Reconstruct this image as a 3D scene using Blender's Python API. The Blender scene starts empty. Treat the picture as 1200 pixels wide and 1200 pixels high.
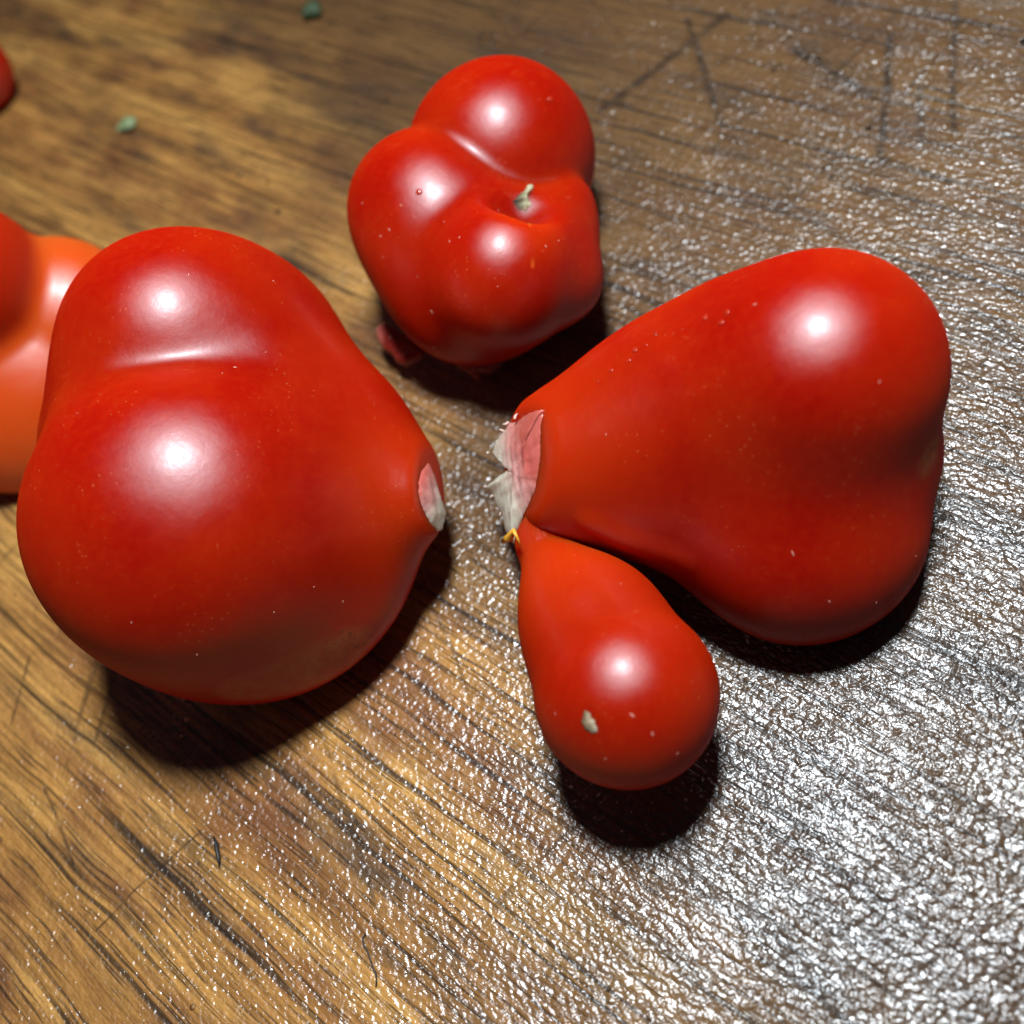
import bpy, bmesh, math, random
import numpy as np
from mathutils import Vector, Matrix

random.seed(7)
rng = np.random.default_rng(11)
S = bpy.context.scene
COL = S.collection

# ------------------------------------------------------------------ camera
F = 1203.0                                   # focal length in photo pixels (1200 px picture)
TILT = math.radians(33.0)                    # optical axis away from straight down
DIST = 0.170                                 # camera to the board along the axis
AW = Vector((-0.537, 0.844)).normalized()    # where "away along the board" points in the picture
_b = Vector((0, -math.sin(TILT), math.cos(TILT)))
_u0 = Vector((0, math.cos(TILT), math.sin(TILT)))
_r0 = Vector((1, 0, 0))
_right = AW.y * _r0 + AW.x * _u0
_up = -AW.x * _r0 + AW.y * _u0
CAM = _b * DIST
cam_d = bpy.data.cameras.new('camera')
cam = bpy.data.objects.new('camera', cam_d)
COL.objects.link(cam)
M = Matrix((_right, _up, _b)).transposed().to_4x4()
M.translation = CAM
cam.matrix_world = M
cam_d.sensor_width = 36.0
cam_d.lens = 36.0 * F / 1200.0
cam_d.clip_start = 0.005
cam_d.clip_end = 20.0
cam_d.dof.use_dof = True
cam_d.dof.focus_distance = 0.144
cam_d.dof.aperture_fstop = 12.5
S.camera = cam
S.cycles.sample_clamp_indirect = 3.0

# ------------------------------------------------------------------ light
W = bpy.data.worlds.new('World'); S.world = W; W.use_nodes = True
bg = W.node_tree.nodes['Background']
bg.inputs[0].default_value = (0.75, 0.82, 1.0, 1)
bg.inputs[1].default_value = 0.020
S.view_settings.view_transform = 'Standard'
S.view_settings.look = 'None'
S.view_settings.exposure = 0.0
S.view_settings.gamma = 1.0

def ray(px, py):
    return (_right * ((px - 600) / F) - _up * ((py - 600) / F) - _b)
def at(px, py, z):
    d = ray(px, py); t = (z - CAM.z) / d.z
    return np.array(CAM + d * t), t

ld = bpy.data.lights.new('kitchen_lamp', 'AREA')
ld.shape = 'DISK'; ld.size = 0.062; ld.energy = 2.45; ld.color = (0.85, 0.935, 1.0)
lo = bpy.data.objects.new('kitchen_lamp', ld); COL.objects.link(lo)
lo.location = (0.080, 0.016, 0.362)
lo.rotation_euler = (Vector((0, 0, 0)) - lo.location).to_track_quat('-Z', 'Y').to_euler()

# ------------------------------------------------------------------ node helpers
class NT:
    def __init__(s, name):
        s.m = bpy.data.materials.new(name); s.m.use_nodes = True
        s.t = s.m.node_tree; s.t.nodes.clear()
        s.out = s.n('ShaderNodeOutputMaterial')
        s.p = s.n('ShaderNodeBsdfPrincipled')
        s.l(s.p.outputs[0], s.out.inputs[0])
    def n(s, ty, **kw):
        nd = s.t.nodes.new(ty)
        for k, v in kw.items(): setattr(nd, k, v)
        return nd
    def l(s, a, b): s.t.links.new(a, b)
    def put(s, inp, v):
        if v is None: return
        if isinstance(v, bpy.types.NodeSocket): s.l(v, inp)
        else: inp.default_value = v
    def P(s, **kw):
        for k, v in kw.items(): s.put(s.p.inputs[k.replace('_', ' ')], v)
    def mapping(s, vec, scale=(1, 1, 1), rot=0.0, loc=(0, 0, 0)):
        m = s.n('ShaderNodeMapping'); s.l(vec, m.inputs[0])
        m.inputs['Scale'].default_value = scale; m.inputs['Rotation'].default_value = (0, 0, rot); m.inputs['Location'].default_value = loc
        return m.outputs[0]
    def noise(s, vec, scale=1, detail=2, rough=.5, dist=0.0, col=False):
        n = s.n('ShaderNodeTexNoise'); s.l(vec, n.inputs['Vector'])
        n.inputs['Scale'].default_value = scale; n.inputs['Detail'].default_value = detail
        n.inputs['Roughness'].default_value = rough; n.inputs['Distortion'].default_value = dist
        return n.outputs[1 if col else 0]
    def vor(s, vec, scale=1, feature='F1', smooth=None, rnd=1.0):
        n = s.n('ShaderNodeTexVoronoi', feature=feature); s.l(vec, n.inputs['Vector'])
        n.inputs['Scale'].default_value = scale; n.inputs['Randomness'].default_value = rnd
        if smooth is not None: n.inputs['Smoothness'].default_value = smooth
        return n.outputs[0]
    def ramp(s, v, pts, interp='LINEAR'):
        r = s.n('ShaderNodeValToRGB'); s.l(v, r.inputs[0]); r.color_ramp.interpolation = interp
        e = r.color_ramp.elements
        while len(e) < len(pts): e.new(0.5)
        for el, (p, c) in zip(e, pts):
            el.position = p; el.color = (c, c, c, 1) if isinstance(c, (int, float)) else (*c, 1)
        return r.outputs[0]
    def math(s, op, a, b=None, c=None, clamp=False):
        m = s.n('ShaderNodeMath', operation=op, use_clamp=clamp)
        s.put(m.inputs[0], a); s.put(m.inputs[1], b); s.put(m.inputs[2], c)
        return m.outputs[0]
    def mix(s, f, a, b, mode='MIX'):
        m = s.n('ShaderNodeMix', data_type='RGBA', blend_type=mode)
        s.put(m.inputs[0], f)
        for i, v in ((6, a), (7, b)):
            if isinstance(v, tuple) and len(v) == 3: v = (*v, 1)
            s.put(m.inputs[i], v)
        return m.outputs[2]
    def bump(s, h, strength=1.0, distance=0.001, normal=None):
        b = s.n('ShaderNodeBump'); b.inputs['Strength'].default_value = strength
        b.inputs['Distance'].default_value = distance; s.l(h, b.inputs['Height'])
        if normal is not None: s.l(normal, b.inputs['Normal'])
        return b.outputs[0]
    def obj(s): return s.n('ShaderNodeTexCoord').outputs['Object']
    def attr(s, name): return s.n('ShaderNodeAttribute', attribute_name=name).outputs['Fac']

# ------------------------------------------------------------------ wood
vp = ray(-1366, -466)                        # grain direction on the board
GR = math.atan2(vp.y, vp.x)

def board_cm(px, py):
    d = ray(px, py); p = CAM + d * (-CAM.z / d.z) - Vector((0, .05, 0))
    c, s_ = math.cos(GR), math.sin(GR)
    return ((p.x * c + p.y * s_) * 100, (-p.x * s_ + p.y * c) * 100)
CUTS = [(board_cm(*a), board_cm(*b), w) for a, b, w in (
    ((1113, 5), (1110, 155), .055), ((1037, 45), (1026, 190), .06), ((1070, 105), (1072, 170), .05), ((1023, 187), (1105, 215), .06),
    ((228, 975), (106, 1090), .016), ((46, 925), (84, 1020), .022), ((30, 770), (8, 850), .022),
    ((846, 20), (700, 130), .09), ((925, 60), (1010, 110), .08), ((800, 25), (840, 150), .06))]


def wood_material():
    k = NT('wet_wood')
    o = k.obj()
    cm = k.mapping(o, (100, 100, 100))                              # centimetres, x along the grain
    def warped(vec, noise, amt):
        n = k.n('ShaderNodeVectorMath', operation='MULTIPLY_ADD')
        k.l(noise, n.inputs[0]); n.inputs[1].default_value = amt; k.l(vec, n.inputs[2]); return n.outputs[0]
    g = warped(cm, k.noise(k.mapping(cm, (.35, .7, 1)), 1.0, 2, col=True), (.3, .28, 0))
    bands = k.noise(k.mapping(g, (.07, 1.0, 1)), 1.0, 4, .6)
    fine = k.noise(k.mapping(g, (.25, 11.0, 1), loc=(3, 1, 0)), 1.0, 5, .66)
    col = k.ramp(bands, [(.28, (.20, .095, .028)), (.42, (.38, .195, .052)), (.52, (.47, .255, .068)), (.64, (.57, .33, .092)), (.78, (.36, .18, .05))])
    col = k.mix(.9, col, k.ramp(fine, [(.30, (.20, .17, .15)), (.45, (.72, .69, .65)), (.58, (1.0, 1.0, .98)), (.75, (1.25, 1.22, 1.18))]), 'MULTIPLY')
    col = k.mix(.5, col, k.ramp(k.noise(k.mapping(cm, (1.0, 1.6, 1)), 6.0, 4, .7), [(.3, (.6, .57, .54)), (.7, (1.25, 1.22, 1.2))]), 'MULTIPLY')
    # reddish, soaked and blackened stains
    st = k.noise(k.mapping(cm, (.33, .6, 1), loc=(7, 2, 0)), 1.0, 4, .55)
    col = k.mix(k.ramp(st, [(.48, 0.0), (.66, .75)]), col, (.15, .058, .022))
    sep = k.n('ShaderNodeSeparateXYZ'); k.l(cm, sep.inputs[0])
    soak = k.math('SUBTRACT', k.math('MULTIPLY', k.noise(k.mapping(cm, (.16, .3, 1), loc=(4, 4, 0)), 1.0, 4, .55), 9.0), k.math('MULTIPLY_ADD', sep.outputs[0], .6, sep.outputs[1]))
    soak = k.ramp(k.math('MULTIPLY_ADD', soak, .05, .25), [(.0, 0.0), (.34, 0.0), (.60, .86)])
    col = k.mix(soak, col, (.080, .044, .018))
    # puddles: wood soaked dark where the water stands
    wob = k.noise(k.mapping(cm, (.5, .8, 1), loc=(6, 1, 0)), 1.0, 4, .6)
    for (wx, wy), r0, r1 in ((board_cm(1090, 930), 3.2, 7.4), (board_cm(545, 620), .6, 2.4)):
        dv = k.n('ShaderNodeVectorMath', operation='DISTANCE'); k.l(cm, dv.inputs[0]); dv.inputs[1].default_value = (wx, wy, 0)
        f = k.math('MULTIPLY_ADD', wob, 2.4, k.math('ADD', dv.outputs['Value'], -1.2))
        f = k.math('MULTIPLY', k.math('DIVIDE', k.math('SUBTRACT', r1, f), r1 - r0, clamp=True), .72)
        col = k.mix(f, col, k.mix(.25, (.034, .021, .011), col))
    st2 = k.noise(k.mapping(cm, (.22, .85, 1), loc=(1, 9, 0)), 1.0, 5, .66)
    smudge = k.ramp(st2, [(.51, 0.0), (.67, .70)])
    col = k.mix(smudge, col, (.026, .023, .021))
    # fibres: dark lines along the grain
    ln1 = k.noise(k.mapping(g, (.13, 8.5, 1), loc=(5, 5, 0)), 1.0, 3, .62)
    l1 = k.ramp(ln1, [(.37, 1.0), (.44, 0.0)])
    pores = k.noise(k.mapping(g, (.7, 20.0, 1), loc=(2, 8, 0)), 1.0, 2, .5)
    l2 = k.ramp(pores, [(.35, 1.0), (.42, 0.0)])
    dark = k.math('MAXIMUM', k.math('MULTIPLY', l1, .82), k.math('MULTIPLY', l2, .72))
    grainlines = dark
    # knife cuts in a few directions, thin, sparse and broken up
    cuts = None
    cw = warped(cm, k.noise(cm, .8, 3, col=True), (.14, .14, 0))
    for a, lx, loc, th in ((1.05, .10, (0, 0, 0), .28), (1.75, .08, (4, 3, 0), .30), (.55, .08, (9, 1, 0), .27), (2.3, .10, (2, 6, 0), .29)):
        cv = k.mapping(k.mapping(cw, (1, 1, 1), rot=a), (lx, 4.2, 1), loc=loc)
        c = k.ramp(k.noise(cv, 1.0, 1, .4), [(th - .04, 1.0), (th, 0.0)])
        cuts = c if cuts is None else k.math('MAXIMUM', cuts, c)
    cuts = k.math('MULTIPLY', cuts, k.ramp(k.noise(cm, 2.5, 3, .6), [(.36, .1), (.6, .55)]))
    # single long cuts
    for (ax_, ay_), (bx_, by_), w in CUTS:
        sub = k.n('ShaderNodeVectorMath', operation='SUBTRACT'); k.l(cw, sub.inputs[0]); sub.inputs[1].default_value = (ax_, ay_, 0)
        fl = k.n('ShaderNodeVectorMath', operation='MULTIPLY'); k.l(sub.outputs[0], fl.inputs[0]); fl.inputs[1].default_value = (1, 1, 0)
        ba = (bx_ - ax_, by_ - ay_, 0); l2_ = ba[0] ** 2 + ba[1] ** 2
        dt = k.n('ShaderNodeVectorMath', operation='DOT_PRODUCT'); k.l(fl.outputs[0], dt.inputs[0]); dt.inputs[1].default_value = (ba[0] / l2_, ba[1] / l2_, 0)
        tt_ = k.math('ADD', dt.outputs['Value'], 0.0, clamp=True)
        pr_ = k.n('ShaderNodeVectorMath', operation='SCALE'); pr_.inputs[0].default_value = ba; k.l(tt_, pr_.inputs['Scale'])
        ds = k.n('ShaderNodeVectorMath', operation='DISTANCE'); k.l(fl.outputs[0], ds.inputs[0]); k.l(pr_.outputs[0], ds.inputs[1])
        c1 = k.ramp(k.math('DIVIDE', ds.outputs['Value'], w * 2), [(.1, .9), (1.0, 0.0)])
        c1 = k.math('MULTIPLY', c1, k.ramp(k.noise(cm, 3.5, 3, .6), [(.3, .15), (.55, .95)]))
        cuts = k.math('MAXIMUM', cuts, c1)
    dark = k.math('MAXIMUM', dark, cuts)
    col = k.mix(1.0, col, (1.27, 1.15, 1.12), 'MULTIPLY')
    col = k.mix(dark, col, (.016, .011, .008))
    # wet film: fine beads and grains
    v2 = warped(cm, k.noise(cm, 6.0, 2, col=True), (.13, .13, 0))
    cells = k.vor(k.mapping(v2, (.9, 1.1, 1)), 10.5, 'SMOOTH_F1', .35)
    grains = k.math('SUBTRACT', 1.0, cells)
    gn = k.noise(k.mapping(cm, (.9, 1.1, 1)), 15.0, 1, .4)
    amount = k.ramp(k.noise(cm, .7, 3, .55), [(.35, .85), (.65, 1.4)])
    h = k.math('MULTIPLY_ADD', gn, .55, k.math('MULTIPLY', grains, .6))
    h = k.math('MULTIPLY', h, amount)
    h = k.math('SUBTRACT', h, k.math('MULTIPLY', grainlines, .5))
    h = k.math('MULTIPLY_ADD', fine, .35, h)
    nb = k.bump(h, 1.0, .00034)
    nbase = k.bump(h, .5, .0005)
    rg = k.ramp(k.noise(cm, 3.0, 3, .6), [(.35, .20), (.7, .29)])
    k.P(Base_Color=col, Roughness=.42, Specular_IOR_Level=.3, Coat_Weight=1.0, Coat_Roughness=rg, Coat_IOR=1.75, Normal=nbase, Coat_Normal=nb)
    return k.m

# ------------------------------------------------------------------ objects
def tag(o, label=None, cat=None, group=None, kind=None):
    if label: o['label'] = label
    if cat: o['category'] = cat
    if group: o['group'] = group
    if kind: o['kind'] = kind
    return o
def mesh_obj(name, verts, faces, mat, parent=None, smooth=True):
    me = bpy.data.meshes.new(name)
    me.from_pydata([tuple(v) for v in verts], [], [tuple(f) for f in faces]); me.update()
    if smooth: me.polygons.foreach_set('use_smooth', [True] * len(me.polygons))
    me.materials.append(mat)
    o = bpy.data.objects.new(name, me); COL.objects.link(o)
    if parent:
        o.parent = parent; o.matrix_parent_inverse = Matrix.Translation(-parent.location)
    return o
def empty(name, loc, label, cat, group=None):
    o = bpy.data.objects.new(name, None); COL.objects.link(o)
    o.location = loc; o.empty_display_size = .01
    return tag(o, label, cat, group)

# board: x along the grain
def build_board():
    bm = bmesh.new()
    bmesh.ops.create_cube(bm, size=1.0)
    bmesh.ops.scale(bm, vec=(1.1, .8, .035), verts=bm.verts)
    bmesh.ops.translate(bm, vec=(0, 0, -.0175), verts=bm.verts)
    bmesh.ops.bevel(bm, geom=list(bm.edges), offset=.004, segments=3, affect='EDGES')
    me = bpy.data.meshes.new('wooden_board'); bm.to_mesh(me); bm.free()
    me.materials.append(wood_material())
    o = bpy.data.objects.new('wooden_board', me); COL.objects.link(o)
    o.rotation_euler = (0, 0, GR); o.location = (0, .05, 0)
    return tag(o, 'wet scratched brown wooden board under all the tomatoes', None, None, 'structure')
board = build_board()

# ------------------------------------------------------------------ distance fields
def smin(a, b, k):
    h = np.maximum(k - np.abs(a - b), 0.0) / k
    return np.minimum(a, b) - h * h * k * .25
def smax(a, b, k): return -smin(-a, -b, k)
def sph(c, r): return lambda p: np.linalg.norm(p - c, axis=1) - r
def ell(c, r, R=None):
    r = np.array(r)
    def f(p):
        q = p - c
        if R is not None: q = q @ R
        k0 = np.linalg.norm(q / r, axis=1); k1 = np.linalg.norm(q / (r * r), axis=1)
        return k0 * (k0 - 1) / np.maximum(k1, 1e-9)
    return f
def rcone(a, ra, b, rb):
    ba = b - a; l2 = ba @ ba; rr = ra - rb; a2 = l2 - rr * rr; il2 = 1 / l2
    def f(p):
        pa = p - a; y = pa @ ba; z = y - l2
        x = pa * l2 - y[:, None] * ba; x2 = np.einsum('ij,ij->i', x, x)
        y2 = y * y * l2; z2 = z * z * l2
        kk = np.sign(rr) * rr * rr * x2
        d = (np.sqrt(x2 * a2 * il2) + y * rr) * il2 - ra
        c1 = np.sign(z) * a2 * z2 > kk
        c2 = (np.sign(y) * a2 * y2 < kk) & ~c1
        d = np.where(c1, np.sqrt(x2 + z2) * il2 - rb, d)
        return np.where(c2, np.sqrt(x2 + y2) * il2 - ra, d)
    return f
def lump(p, seed, s, amp):
    r = np.random.default_rng(seed); d = 0
    for i in range(6):
        k = r.normal(size=3); k /= np.linalg.norm(k)
        d = d + np.sin(p @ k * s * r.uniform(.6, 1.6) + r.uniform(0, 6.28))
    return d * amp / 6
def ball(px, py, rpx, z=None):
    """centre and radius of a ball seen at px,py with radius rpx; rests on the board unless z is given"""
    zz = .02 if z is None else z
    for _ in range(12):
        c, t = at(px, py, zz); r = rpx * t / math.sqrt(F * F + rpx * rpx)
        if z is not None: break
        zz = r
    return c, r
_ico = {}
def ico(n):
    if n not in _ico:
        bm = bmesh.new(); bmesh.ops.create_icosphere(bm, subdivisions=n, radius=1)
        v = np.array([x.co[:] for x in bm.verts]); v /= np.linalg.norm(v, axis=1)[:, None]
        f = [tuple(x.index for x in t.verts) for t in bm.faces]; bm.free()
        _ico[n] = (v, f)
    return _ico[n]
def star(sdf, c, rmax, n=7):
    d, f = ico(n)
    lo_ = np.zeros(len(d)); hi = np.full(len(d), rmax)
    for _ in range(26):
        m = (lo_ + hi) / 2; v = sdf(c + d * m[:, None])
        ins = v < 0; lo_ = np.where(ins, m, lo_); hi = np.where(ins, hi, m)
    return c + d * hi[:, None], f
def grad(sdf, p, e=2e-4):
    g = np.stack([sdf(p + np.eye(3)[i] * e) - sdf(p - np.eye(3)[i] * e) for i in range(3)], 1)
    return g / np.maximum(np.linalg.norm(g, axis=1), 1e-12)[:, None]
def hit(sdf, pts):
    """points of the solid that lie on the sight lines through photo pixels"""
    d = np.array([ray(*p) for p in pts]); L = np.linalg.norm(d, axis=1); d /= L[:, None]
    o = np.array(CAM); t = np.full(len(d), .04); best = np.full(len(d), 1e9); bt = t.copy()
    for _ in range(160):
        v = sdf(o + d * t[:, None])
        better = v < best; best = np.where(better, v, best); bt = np.where(better, t, bt)
        t = t + np.clip(v, -.01, .01) * .7
        t = np.minimum(t, .5)
    ok = best < 1e-4
    return o + d * bt[:, None], ok
def attr(o, name, vals):
    a = o.data.attributes.new(name, 'FLOAT', 'POINT'); a.data.foreach_set('value', np.asarray(vals, dtype=np.float32))
def blob_mask(p, c, r, soft=.5):
    return np.clip((1 - np.linalg.norm(p - c, axis=1) / r) / soft, 0, 1)
def seg_mask(p, a, b, r):
    ba = b - a; h = np.clip(((p - a) @ ba) / (ba @ ba), 0, 1)
    return np.clip(1.5 * (1 - np.linalg.norm(p - a - h[:, None] * ba, axis=1) / r), 0, 1)

# ------------------------------------------------------------------ tomato materials
def skin_material(name, red, orange):
    k = NT(name); o = k.obj(); mm = k.mapping(o, (1000, 1000, 1000))
    n1 = k.noise(mm, .06, 3, .55); n2 = k.noise(mm, .9, 3, .6)
    col = k.mix(k.ramp(n1, [(.38, 0.0), (.7, .38)]), red, orange)
    col = k.mix(k.attr('ripe'), col, orange)
    col = k.mix(k.ramp(n2, [(.4, 0.0), (.75, .22)]), col, orange)
    # pale lenticel dots
    dots = k.vor(mm, .95)
    dm = k.ramp(dots, [(.10, 1.0), (.17, 0.0)])
    dm = k.math('MULTIPLY', dm, k.ramp(k.noise(mm, .12, 2), [(.45, 0.0), (.68, .24)]))
    col = k.mix(dm, col, (.85, .30, .10))
    # corky brown scars
    sc = k.attr('cork'); cn = k.noise(mm, .55, 5, .7)
    sf = k.math('MULTIPLY', sc, k.ramp(cn, [(.36, .25), (.6, 1.0)]))
    col = k.mix(sf, col, k.mix(k.ramp(k.noise(mm, 1.1, 4, .7), [(.5, 0.0), (.62, 1.0)]), (.46, .17, .055), (.34, .10, .03)))
    speck = k.math('MULTIPLY', k.ramp(k.noise(mm, 1.3, 4, .7), [(.58, 0.0), (.64, 1.0)]), k.attr('speck'))
    col = k.mix(speck, col, (.03, .02, .012))  # dark specks on scars, and the stem pit's shade put into the colour
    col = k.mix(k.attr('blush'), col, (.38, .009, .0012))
    col = k.mix(k.attr('streak'), col, (.75, .16, .02))
    h = k.math('MULTIPLY_ADD', k.noise(mm, 1.6, 4, .65), .6, k.math('MULTIPLY', dm, .8))
    h = k.math('MULTIPLY_ADD', k.math('MULTIPLY', cn, sc), 3.0, h)
    h = k.math('MULTIPLY_ADD', k.noise(mm, .22, 2, .5), 2.2, h)
    nb = k.bump(h, .4, .00008)
    rg = k.math('MULTIPLY_ADD', k.noise(mm, .25, 3, .6), .10, .40)
    rg = k.math('MULTIPLY_ADD', sc, .2, rg)
    k.P(Base_Color=col, Roughness=.5, Specular_IOR_Level=0.0, Subsurface_Weight=.85, Subsurface_Radius=(.014, .0009, .0003), Subsurface_Scale=1.0, Normal=nb)
    # waxy skin: a broad and a tighter reflection, both weak at grazing angles
    last = k.p.outputs[0]
    for rough, f0, f1 in ((rg, .054, .056), (.26, .010, .012)):
        g = k.n('ShaderNodeBsdfGlossy', distribution='BECKMANN'); k.put(g.inputs['Roughness'], rough); k.l(nb, g.inputs['Normal'])
        fr = k.n('ShaderNodeFresnel'); fr.inputs[0].default_value = 1.45
        fac = k.math('MINIMUM', k.math('MULTIPLY', fr.outputs[0], f0 / .034), f1)
        mx = k.n('ShaderNodeMixShader'); k.l(fac, mx.inputs[0]); k.l(last, mx.inputs[1]); k.l(g.outputs[0], mx.inputs[2]); last = mx.outputs[0]
    k.l(last, k.out.inputs[0])
    return k.m
SKIN = skin_material('tomato_skin', (.32, .0040, .0008), (.48, .028, .002))
SKIN_O = skin_material('pale_tomato_skin', (.66, .075, .008), (.70, .105, .012))
def flesh_material(name, c1, c2, c3, rough=.3):
    k = NT(name); o = k.obj(); mm = k.mapping(o, (1000, 1000, 1000))
    f = k.math('ADD', k.attr('pale'), k.math('MULTIPLY_ADD', k.noise(mm, .5, 4, .65), .5, -.25), clamp=True)
    col = k.ramp(f, [(.1, c1), (.45, c2), (.8, c3)])
    nb = k.bump(k.noise(mm, 2.0, 4, .7), .5, .00015)
    k.P(Base_Color=col, Roughness=rough, Specular_IOR_Level=.5, Subsurface_Weight=.3, Subsurface_Radius=(.002, .001, .0008), Subsurface_Scale=1.0, Normal=nb)
    return k.m
FLESH = flesh_material('torn_flesh', (.60, .13, .10), (.78, .38, .33), (.80, .76, .60), .18)
TORN = flesh_material('torn_wet_skin', (.26, .022, .014), (.50, .13, .10), (.62, .45, .38), .15)
CORK = flesh_material('dry_scar', (.16, .10, .05), (.38, .28, .17), (.50, .42, .28), .7)
STEMM = flesh_material('stem_stub', (.02, .016, .01), (.16, .14, .07), (.45, .42, .25), .7)
def plain(name, c, rough=.5, **kw):
    k = NT(name); o = k.obj(); n = k.noise(k.mapping(o, (1000, 1000, 1000)), .8, 4, .6)
    k.P(Base_Color=k.mix(k.ramp(n, [(.3, 0.0), (.7, 1.0)]), tuple(x * .6 for x in c), tuple(min(1, x * 1.25) for x in c)), Roughness=rough, **kw)
    return k.m
WATER = NT('water')
_tr = WATER.n('ShaderNodeBsdfTransparent'); _gl = WATER.n('ShaderNodeBsdfGlossy'); _gl.inputs['Roughness'].default_value = .06
_fr = WATER.n('ShaderNodeFresnel'); _fr.inputs[0].default_value = 1.4; _mx = WATER.n('ShaderNodeMixShader')
_tr.inputs[0].default_value = (.93, .93, .93, 1)
WATER.l(_fr.outputs[0], _mx.inputs[0]); WATER.l(_tr.outputs[0], _mx.inputs[1]); WATER.l(_gl.outputs[0], _mx.inputs[2])
WATER.l(_mx.outputs[0], WATER.out.inputs[0]); WATER = WATER.m

def skin_obj(name, sdf, c, rmax, mat, parent, n=8, **masks):
    v, f = star(sdf, c, rmax, n)
    o = mesh_obj(name, v, f, mat, parent)
    for nm in ('ripe', 'cork', 'speck', 'streak', 'blush'):
        attr(o, nm, masks[nm](v) if nm in masks else np.zeros(len(v)))
    return o
def patch(name, sdf, outline, mat, parent, h=.0004, rings=10, jag=0.0, seed=1, pale=None, centre=None, fit=None, lumps=.5):
    """a raised scab that follows the solid: outline traced, domed and rough"""
    r = np.random.default_rng(seed)
    out = []
    for i in range(len(outline)):
        a = np.array(outline[i], float); b = np.array(outline[(i + 1) % len(outline)], float)
        m = max(2, int(np.linalg.norm(b - a) / 3))
        for j in range(m): out.append(a + (b - a) * j / m + (r.normal(size=2) * jag))
    out = np.array(out); c = np.array(centre if centre is not None else out.mean(0)); n = len(out)
    pix = [c]; e = [0.0]
    for q in range(1, rings + 1):
        for i in range(n): pix.append(c + (out[i] - c) * q / rings); e.append(q / rings)
    pix = np.array(pix); e = np.array(e)
    if fit is None:
        p, ok = hit(sdf, pix); nr = grad(sdf, p)
    else:
        o, nn = fit; d = np.array([ray(*x) for x in pix]); cc = np.array(CAM)
        t = ((o - cc) @ nn) / (d @ nn); p = cc + d * t[:, None]; nr = np.tile(nn, (len(p), 1))
    hh = h * (1 - e ** 3) * (1 + 2.0 * lumps * lump(p, seed, 2200, 1.0) + .3 * lumps * lump(p, seed + 50, 7000, 1.0)) - .00015 * (e > .99)
    v = p + nr * hh[:, None]
    # underside
    low = p[1 + (rings - 1) * n:] - nr[1 + (rings - 1) * n:] * .0012
    nv = len(v); v = np.vstack([v, low, p[:1] - nr[:1] * .0012])
    f = [(0, 1 + i, 1 + (i + 1) % n) for i in range(n)]
    for q in range(rings - 1):
        for i in range(n):
            a = 1 + q * n + i; b = 1 + q * n + (i + 1) % n
            f.append((a, a + n, b + n, b))
    L = 1 + (rings - 1) * n
    for i in range(n):
        a, b = L + i, L + (i + 1) % n; a2, b2 = nv + i, nv + (i + 1) % n
        f.append((a, a2, b2, b)); f.append((a2, nv + n, b2))
    o = mesh_obj(name, v, f, mat, parent)
    pl = np.full(len(v), .5)
    if pale is not None: pl[:nv] = pale(pix)
    attr(o, 'pale', pl)
    return o
def specks(name, sdf, boxes, parent, mat, n, seed, size=(.00008, .00022)):
    """tiny crumbs and dried marks on a skin, far too many to count"""
    r = np.random.default_rng(seed); pix = np.array([(r.uniform(b[0], b[2]), r.uniform(b[1], b[3])) for b in [boxes[r.integers(len(boxes))] for _ in range(n)]])
    p, ok = hit(sdf, pix); nr = grad(sdf, p); d, f0 = ico(2); V = []; Fc = []
    for i in range(n):
        if not ok[i]: continue
        s = r.uniform(*size); ax = np.array([s * r.uniform(.5, 2.2), s * .6, s * .35])
        z = nr[i]; x = np.cross(z, r.normal(size=3)); x /= np.linalg.norm(x); y = np.cross(z, x)
        base = len(V) * len(d)
        V.append(p[i] + (d * ax) @ np.stack([x, y, z]))
        Fc += [tuple(j + base for j in t) for t in f0]
    if V: return tag(mesh_obj(name, np.vstack(V), Fc, mat, parent), kind='stuff')
def lathe_drop(p, nr, s, flat=.45):
    d, f = ico(4); z = nr; x = np.cross(z, [.3, .9, .1]); x /= np.linalg.norm(x); y = np.cross(z, x)
    q = d * np.array([s, s, s * flat]); q[:, 2] = np.maximum(q[:, 2], -s * .1)
    return p + q @ np.stack([x, y, z]), f
def tube(pts, rad, n=7):
    pts = np.array(pts, float); V = []; Fc = []
    for i, p in enumerate(pts):
        t = pts[min(i + 1, len(pts) - 1)] - pts[max(i - 1, 0)]; t /= np.linalg.norm(t)
        x = np.cross(t, [.01, .02, 1]); x /= np.linalg.norm(x); y = np.cross(t, x)
        rr = rad[i] if hasattr(rad, '__len__') else rad
        for j in range(n): V.append(p + rr * (x * math.cos(2 * math.pi * j / n) + y * math.sin(2 * math.pi * j / n)))
    for i in range(len(pts) - 1):
        for j in range(n):
            a = i * n + j; b = i * n + (j + 1) % n; Fc.append((a, b, b + n, a + n))
    Fc.append(tuple(range(n))[::-1]); Fc.append(tuple((len(pts) - 1) * n + j for j in range(n)))
    return V, Fc
GROUP = 'odd shaped tomatoes on the board'
MARK = plain('pale_mark', (.70, .28, .20), .4)

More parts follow.
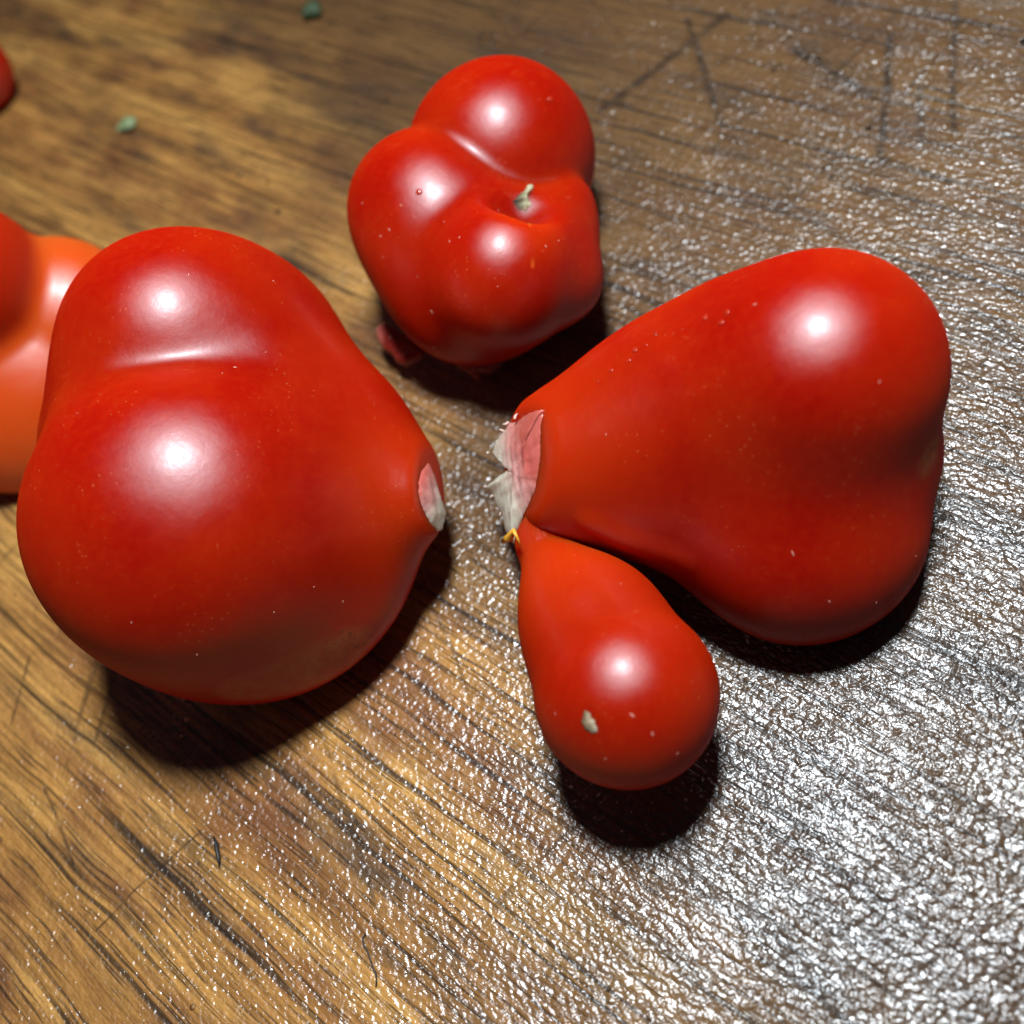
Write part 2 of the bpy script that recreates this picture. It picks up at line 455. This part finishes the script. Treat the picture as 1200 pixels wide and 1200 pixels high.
# ------------------------------------------------------------------ 1: big two-lobed tomato
def big_tomato():
    R = np.array([_right, _up, _b]).T
    cB, rB = ball(222, 612, 189, .0300)
    cW, rW = ball(282, 610, 218, .0210)
    cA, rA = ball(217, 412, 142, .0338)
    cT, rT = ball(484, 579, 36, .0176)
    cM, rM = ball(290, 432, 118, .0235)
    cK, rK = ball(388, 532, 68, .0180)
    gp, _ = at(200, 436, .044)
    cG, rG = ball(275, 600, 175, .0195); cN, rN = ball(140, 526, 87, .0255); N = sph(cN, rN)
    ax1 = np.array(_right * .955 + _up * .10 + _b * .28); ax1 /= np.linalg.norm(ax1); o1, _ = at(499, 582, .0196)
    B = ell(cB, (rB, rB, rB * .86), R); Wd = ell(cW, (rW, rW, rW * .60), R); A = sph(cA, rA); K = sph(cK, rK); belly = sph(cG, rG)
    con = rcone(cM, rM, cT, rT); con2 = rcone(cW + (cT - cW) * .15 + np.array([0, 0, -.002]), rW * .60, cT, rT)
    def sdf(p):
        d = smin(smin(B(p), N(p), .008), smin(smin(Wd(p), K(p), .010), con2(p), .006), .007)
        d = smin(d, con(p), .007)
        d = smin(d, A(p), (lambda q: .0024 + .0085 * q * q * (3 - 2 * q))(np.clip((np.linalg.norm(p - gp, axis=1) - .001) / .019, 0, 1)))
        d = smax(d, (p - o1) @ ax1, .0008)
        d = smin(d, belly(p), .002)
        return d + lump(p, 3, 160, .0003)
    root = empty('tomato', (cB[0], cB[1], 0), 'largest red tomato, two lobes with a white glint in the crease and a pointed tip', 'tomato', GROUP)
    tip, _ = hit(sdf, [(492, 585)]); tip = tip[0]
    ck, _ = hit(sdf, [(400, 770), (300, 806)])
    sp, _ = hit(sdf, [(415, 762)])
    body = skin_obj('body', sdf, cB, .06, SKIN, root, 8,
        ripe=lambda v: np.clip(blob_mask(v, tip, .017, .9), 0, .8),
        cork=lambda v: np.clip(seg_mask(v, ck[0], ck[1], .0065), 0, .5),
        speck=lambda v: blob_mask(v, sp[0], .008, .6))
    patch('stem_scar', sdf, [(502, 541), (507, 552), (513, 572), (519, 592), (523, 604), (519, 621), (513, 622), (506, 615), (498, 600), (492, 582), (491, 566), (496, 549)],
          FLESH, root, .0007, 12, .4, 2, pale=lambda q: np.clip((q[:, 0] - 492) / 26 * .6 + (q[:, 1] - 560) / 60 * .6, 0, 1), centre=(506, 584), fit=(o1, ax1), lumps=.2)
    specks('skin_specks', sdf, [(70, 300, 440, 780)], root, MARK, 14, 5)
    return sdf
big_sdf = big_tomato()

# ------------------------------------------------------------------ 2: small three-lobed tomato
def small_tomato():
    z = .0165
    Rv = np.array([_right, _up, _b]).T
    cU, rU = ball(588, 184, 110, z + .0015); cL, rL = ball(503, 248, 95, z + .004); cL2, rL2 = ball(556, 322, 106, z - .001)
    cF, rF = ball(592, 322, 88, z + .004); cR, rR = ball(659, 330, 45, z - .002); cR2, rR2 = ball(653, 284, 46, z - .0020)
    U, Lb, L2, Fr, R, R2 = sph(cU, rU), sph(cL, rL), ell(cL2, (rL2, rL2, rL2 * .72), Rv), sph(cF, rF), sph(cR, rR), sph(cR2, rR2)
    cX, rX = ball(657, 240, 37, z - .0005); X = sph(cX, rX)
    pit, _ = ball(612, 237, 10, .0285)
    P1 = sph(pit, .0040)
    def sdf(p):
        left = smin(Lb(p), L2(p), .010)
        front = smin(Fr(p), R2(p), .011)
        d = smin(left, smin(front, X(p), .006), .005)
        d = smin(d, U(p), .0016)
        d = smin(d, R(p), .0040)
        d = smax(d, -P1(p), .005)
        return d + lump(p, 9, 220, .0003)
    c = (cU + cL2 + cF) / 3
    root = empty('tomato', (c[0], c[1], 0), 'small three-lobed red tomato with a brown stem stub in its central pit', 'tomato', GROUP)
    a, _ = hit(sdf, [(620, 262), (624, 312)]); pc, _ = hit(sdf, [(608, 238)])
    skin_obj('body', sdf, c, .05, SKIN, root, 8,
        ripe=lambda v: np.clip(blob_mask(v, a[0], .008, 1), 0, .6),
        speck=lambda v: np.clip(2 * blob_mask(v, pc[0], .0016, .6), 0, 1),  # dark hollow around the stub: shade painted into the skin colour
        streak=lambda v: .4 * seg_mask(v, a[0], a[1], .00045))
    patch('stem_stub', sdf, [(601, 236), (609, 228), (620, 216), (626, 219), (619, 232), (624, 241), (616, 248), (606, 246)], STEMM, root, .0009, 8, .8, 4,
          pale=lambda q: np.clip((q[:, 0] - 600) / 25 + .1 * np.sin(q[:, 1]), 0, 1), lumps=.8)
    # torn wet skin hanging below the lobes
    fn = np.array(_b * .8 + _up * .2 - _right * .3); fn /= np.linalg.norm(fn)
    patch('torn_skin', sdf, [(440, 384), (450, 376), (470, 388), (494, 402), (494, 416), (480, 423), (473, 428), (465, 424), (458, 414), (449, 408), (442, 397)], TORN, root, .0009, 10, .5, 7,
          fit=(at(466, 404, .0055)[0], fn), centre=(468, 404), lumps=.3, pale=lambda q: np.clip((456 - q[:, 0]) / 30 + .02, 0, .6))
    patch('torn_skin', sdf, [(530, 424), (586, 426), (572, 435), (562, 436), (556, 443), (549, 437)], TORN, root, .0007, 8, .5, 8,
          fit=(at(556, 434, .0050)[0], fn), centre=(556, 431), lumps=.3, pale=lambda q: np.zeros(len(q)))
    specks('skin_specks', sdf, [(420, 200, 690, 410)], root, MARK, 18, 8)
    return sdf
small_sdf = small_tomato()

# ------------------------------------------------------------------ 3: heart-shaped tomato with a pear-shaped one grown on
def heart_tomato():
    z = .0215
    cU, rU = ball(957, 440, 139, z + .006); cD, rD = ball(937, 612, 143, z - .0110)
    cT, rT = ball(658, 543, 64, .0195); cH, rH = ball(812, 433, 80, z + .002); cV, rV = ball(886, 423, 105, z + .003); cI, rI = ball(735, 474, 74, z + .0005)
    U, D, H = sph(cU, rU), ell(cD, (rD, rD, rD * .88), np.array([_right, _up, _b]).T), (lambda p: smin(sph(cH, rH)(p), sph(cI, rI)(p), .008)); k1 = rcone(cU, rU * .985, cT, rT); k2 = rcone(cD, rD * .86, cT, rT)
    cQ, rQ = ball(1040, 530, 52, z - .006); Q = sph(cQ, rQ)
    cG, rG = ball(930, 540, 120, .0145); belly = sph(cG, rG)
    bb, br = ball(652, 474, 13, .0225); bub = sph(bb, br)
    ax = np.array((_right * -.93 - _up * .02 + _b * .36)); ax /= np.linalg.norm(ax)
    o0, _ = at(612, 556, .0215)
    def sdf(p):
        d = smin(smin(smin(U(p), D(p), .0085), Q(p), .006), smin(smin(smin(k1(p), H(p), .006), sph(cV, rV)(p), .004), k2(p), .010), .004)
        d = smin(d, bub(p), .003)
        d = smin(d, belly(p), .002)
        d = d + lump(p, 14, 170, .0004)
        return smax(d, (p - o0) @ ax, .0012)
    base = sdf
    fp, _ = hit(base, [(690, 612), (735, 634), (800, 660)]); fnn = grad(base, fp)
    f1 = rcone(fp[0] - fnn[0] * .0006, .0009, fp[1] - fnn[1] * .0010, .0016); f2 = rcone(fp[1] - fnn[1] * .0010, .0016, fp[2] - fnn[2] * .0018, .0014)
    def sdf(p): return smin(base(p), np.minimum(f1(p), f2(p)), .0022)
    c = (cU + cD) / 2
    root = empty('tomato', (c[0], c[1], 0), 'heart-shaped red tomato with torn pale end and a small pear-shaped lobe grown on', 'tomato', GROUP)
    tp, _ = hit(sdf, [(640, 545), (1090, 535)])
    skin_obj('body', sdf, c, .075, SKIN, root, 8, ripe=lambda v: np.clip(blob_mask(v, tp[0], .02, 1), 0, .8),
             cork=lambda v: .8 * blob_mask(v, tp[1], .0035, .6), speck=lambda v: blob_mask(v, tp[1], .003, .6))
    outl = [(634, 480), (634, 505), (633, 540), (628, 572), (618, 596), (606, 618), (600, 636), (591, 622), (588, 604), (580, 592), (576, 578), (568, 571), (580, 562), (590, 554), (598, 545), (594, 536), (580, 536), (575, 530), (580, 518), (588, 506), (594, 496), (606, 492), (620, 482)]
    patch('torn_end', sdf, outl, FLESH, root, .0010, 18, .35, 6, fit=(o0, ax), centre=(612, 556), lumps=.12,
          pale=lambda q: np.clip((630 - q[:, 0]) / 45 + (q[:, 1] - 545) / 160, 0, 1))
    rr = np.random.default_rng(31); V = []; Fc = []
    edge = [(588, 604), (580, 592), (575, 578), (569, 572), (578, 563), (589, 555), (597, 545), (592, 537), (580, 537), (576, 530), (581, 517), (589, 505), (596, 495), (607, 491), (592, 616)]
    dd = np.array([ray(*x) for x in edge]); tt = ((o0 - np.array(CAM)) @ ax) / (dd @ ax); ep = np.array(CAM) + dd * tt[:, None]
    for q in ep:
        for j in range(1):
            q0 = q + rr.normal(size=3) * .00035; dr = np.array(-_right) * rr.uniform(.2, 1) + rr.normal(size=3) * .6; dr /= np.linalg.norm(dr); ln_ = rr.uniform(.0002, .0006)
            v, f = tube([q0 - dr * .0003, q0 + dr * ln_ * .5, q0 + dr * ln_ + rr.normal(size=3) * .0002], [.00024, .00018, .00008], 5)
            b = sum(len(x) for x in V); V.append(np.array(v)); Fc += [tuple(i + b for i in t) for t in f]
    fo = tag(mesh_obj('torn_fibres', np.vstack(V), Fc, FLESH, root), kind='stuff'); attr(fo, 'pale', np.full(len(fo.data.vertices), .6))
    pts = [at(x, y, zz)[0] for x, y, zz in ((590, 634, .019), (597, 630, .0205), (602, 622, .0215), (607, 632, .021), (610, 640, .020))]
    v, f = tube(pts, [.0004, .0007, .0004, .0002, .0001]); mesh_obj('yellow_fibre', v, f, plain('yellow_fibre', (.75, .36, .03), .4), root)
    specks('skin_specks', sdf, [(700, 330, 1080, 740)], root, MARK, 8, 9)
    # pear lobe
    global heart_sdf; heart_sdf = sdf
    cP, rP = ball(734, 814, 108, .0172); cN, rN = ball(632, 634, 23, .0150); cM, rM = ball(698, 738, 76, .0140); cJ, rJ = ball(628, 612, 14, .0180)
    q1 = rcone(cP, rP, cN, rN); q2 = sph(cM, rM)
    q3 = rcone(cN, rN, cJ, rJ)
    def pear(p): return smin(smin(q1(p), q2(p), .006), q3(p), .003) + lump(p, 21, 220, .0003)
    nk, _ = hit(pear, [(640, 640), (660, 680)])
    pr = skin_obj('pear_lobe', pear, cP, .06, SKIN, root, 8, ripe=lambda v: np.clip(.15 + blob_mask(v, nk[0], .018, 1), 0, .8))
    pr['label'] = 'small pear-shaped lobe with a beige scab near its round end'
    patch('scab', pear, [(684, 832), (692, 835), (698, 846), (701, 858), (694, 862), (685, 855), (682, 843)], CORK, pr, .0004, 6, .7, 3, pale=lambda q: np.clip((q[:, 0] - 684) / 18, 0, 1))
    specks('skin_specks', pear, [(620, 650, 830, 900)], pr, MARK, 9, 10)
heart_tomato()

# ------------------------------------------------------------------ 4: paler tomato behind the big one, and the one at the edge
def pale_tomato():
    cC, rC = ball(15, 440, 138, .0125); cD, rD = ball(-46, 336, 100, .0300); cE, rE = ball(68, 374, 96, .0165)
    Rv = np.array([_right, _up, _b]).T
    C, D, E = ell(cC, (rC, rC, rC * .66), Rv), sph(cD, rD), ell(cE, (rE, rE, rE * .7), Rv)
    def sdf(p): return smin(smin(C(p), E(p), .0010), D(p), .0030) + lump(p, 33, 170, .0005)
    root = empty('tomato', (cC[0], cC[1], 0), 'orange-red creased tomato partly hidden behind the largest tomato', 'tomato', GROUP)
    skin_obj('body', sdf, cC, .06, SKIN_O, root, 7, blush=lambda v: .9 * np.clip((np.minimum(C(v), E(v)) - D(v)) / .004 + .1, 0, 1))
pale_tomato()
def edge_tomato():
    c, r = ball(-32, 85, 44); c2, r2 = ball(-70, 60, 50)
    a, b = sph(c, r), sph(c2, r2)
    root = empty('tomato', (c[0], c[1], 0), 'blurred dark red tomato just peeking in above the orange-red one', 'tomato', GROUP)
    skin_obj('body', lambda p: smin(a(p), b(p), .003) + lump(p, 40, 200, .0004), c, .05, SKIN, root, 7)
edge_tomato()

# ------------------------------------------------------------------ 5: crumbs, fibre, water
def crumb(name, px, py, rx, ry, mat, label, cat, seed):
    p, t = at(px, py, .0006); s = t / F
    d, f = ico(4); r = np.random.default_rng(seed)
    v = d * np.array([rx * s, ry * s, min(rx, ry) * s * .6]) * (1 + lump(d, seed, 4, .45))[:, None]
    an = r.uniform(0, 3); ca, sa = math.cos(an), math.sin(an)
    v = v @ np.array([[ca, sa, 0], [-sa, ca, 0], [0, 0, 1]])
    v = v - [0, 0, v[:, 2].min()] + [p[0], p[1], 0]
    return tag(mesh_obj(name, v, f, mat), label, cat)
crumb('green_crumb', 151, 147, 12, 9, plain('pale_green', (.23, .29, .13), .5), 'pale green crumb lying on the blurred wood above the orange-red tomato', 'crumb', 51)
crumb('green_crumb', 369, 15, 13, 12, plain('dark_green', (.035, .06, .02), .6), 'dark green crumb near the upper edge of the wood', 'crumb', 52)
HAIR = plain('dark_fibre', (.012, .010, .009), .5)
pts = [at(x, y, .0004)[0] for x, y in ((428, 1094), (425, 1099), (426, 1107), (430, 1114), (433, 1122), (436, 1132), (440, 1140), (441, 1150), (440, 1157))]
v, f = tube(pts, [.00006, .0001, .00012, .00012, .00012, .00012, .00012, .0001, .00006])
tag(mesh_obj('dark_fibre', v, f, HAIR), 'thin wavy black fibre on the bare wood near the lower edge', 'fibre')
pts = [at(x, y, .0005)[0] for x, y in ((250, 980), (253, 987), (254, 996), (256, 1005), (257, 1016))]
v, f = tube(pts, [.0001, .0003, .00035, .00032, .0001])
tag(mesh_obj('dark_fibre', v, f, HAIR), 'short thick black fibre on the wood just under the largest tomato', 'fibre')

def beads():
    """beads sitting on the skins"""
    d, f0 = ico(4); V = []; Fc = []
    for sdf, spots in ((small_sdf, ((491, 225, 5), (645, 116, 5))),
                       (heart_sdf, ((826, 372, 4), (845, 378, 4), (852, 366, 4), (737, 422, 3), (744, 410, 4), (757, 404, 2), (716, 434, 3), (768, 391, 3), (700, 447, 2)))):
        p, ok = hit(sdf, [q[:2] for q in spots]); nr = grad(sdf, p)
        for i, q in enumerate(spots):
            if not ok[i]: continue
            v, f = lathe_drop(p[i], nr[i], q[2] * .000105, .42)
            b = sum(len(x) for x in V); V.append(v); Fc += [tuple(j + b for j in t) for t in f]
    return tag(mesh_obj('juice_beads', np.vstack(V), Fc, plain('juice', (.46, .03, .012), .15)), 'tiny red juice beads clinging to the tomato skins', None, None, 'stuff')
beads()
def droplets():
    r = np.random.default_rng(77); d, f0 = ico(3); V = []; Fc = []
    for i in range(700):
        x = r.uniform(-.16, .16); y = r.uniform(-.10, .26); s = .00022 * math.exp(r.normal() * .35)
        q = d * np.array([s * r.uniform(.8, 1.3), s, s * .7]); q[:, 2] = np.maximum(q[:, 2], 0)
        b = len(V) * len(d); V.append(q + [x, y, .00012]); Fc += [tuple(j + b for j in t) for t in f0]
    return tag(mesh_obj('water_droplets', np.vstack(V), Fc, WATER), 'tiny water droplets scattered over the wet wood', None, None, 'stuff')
droplets()
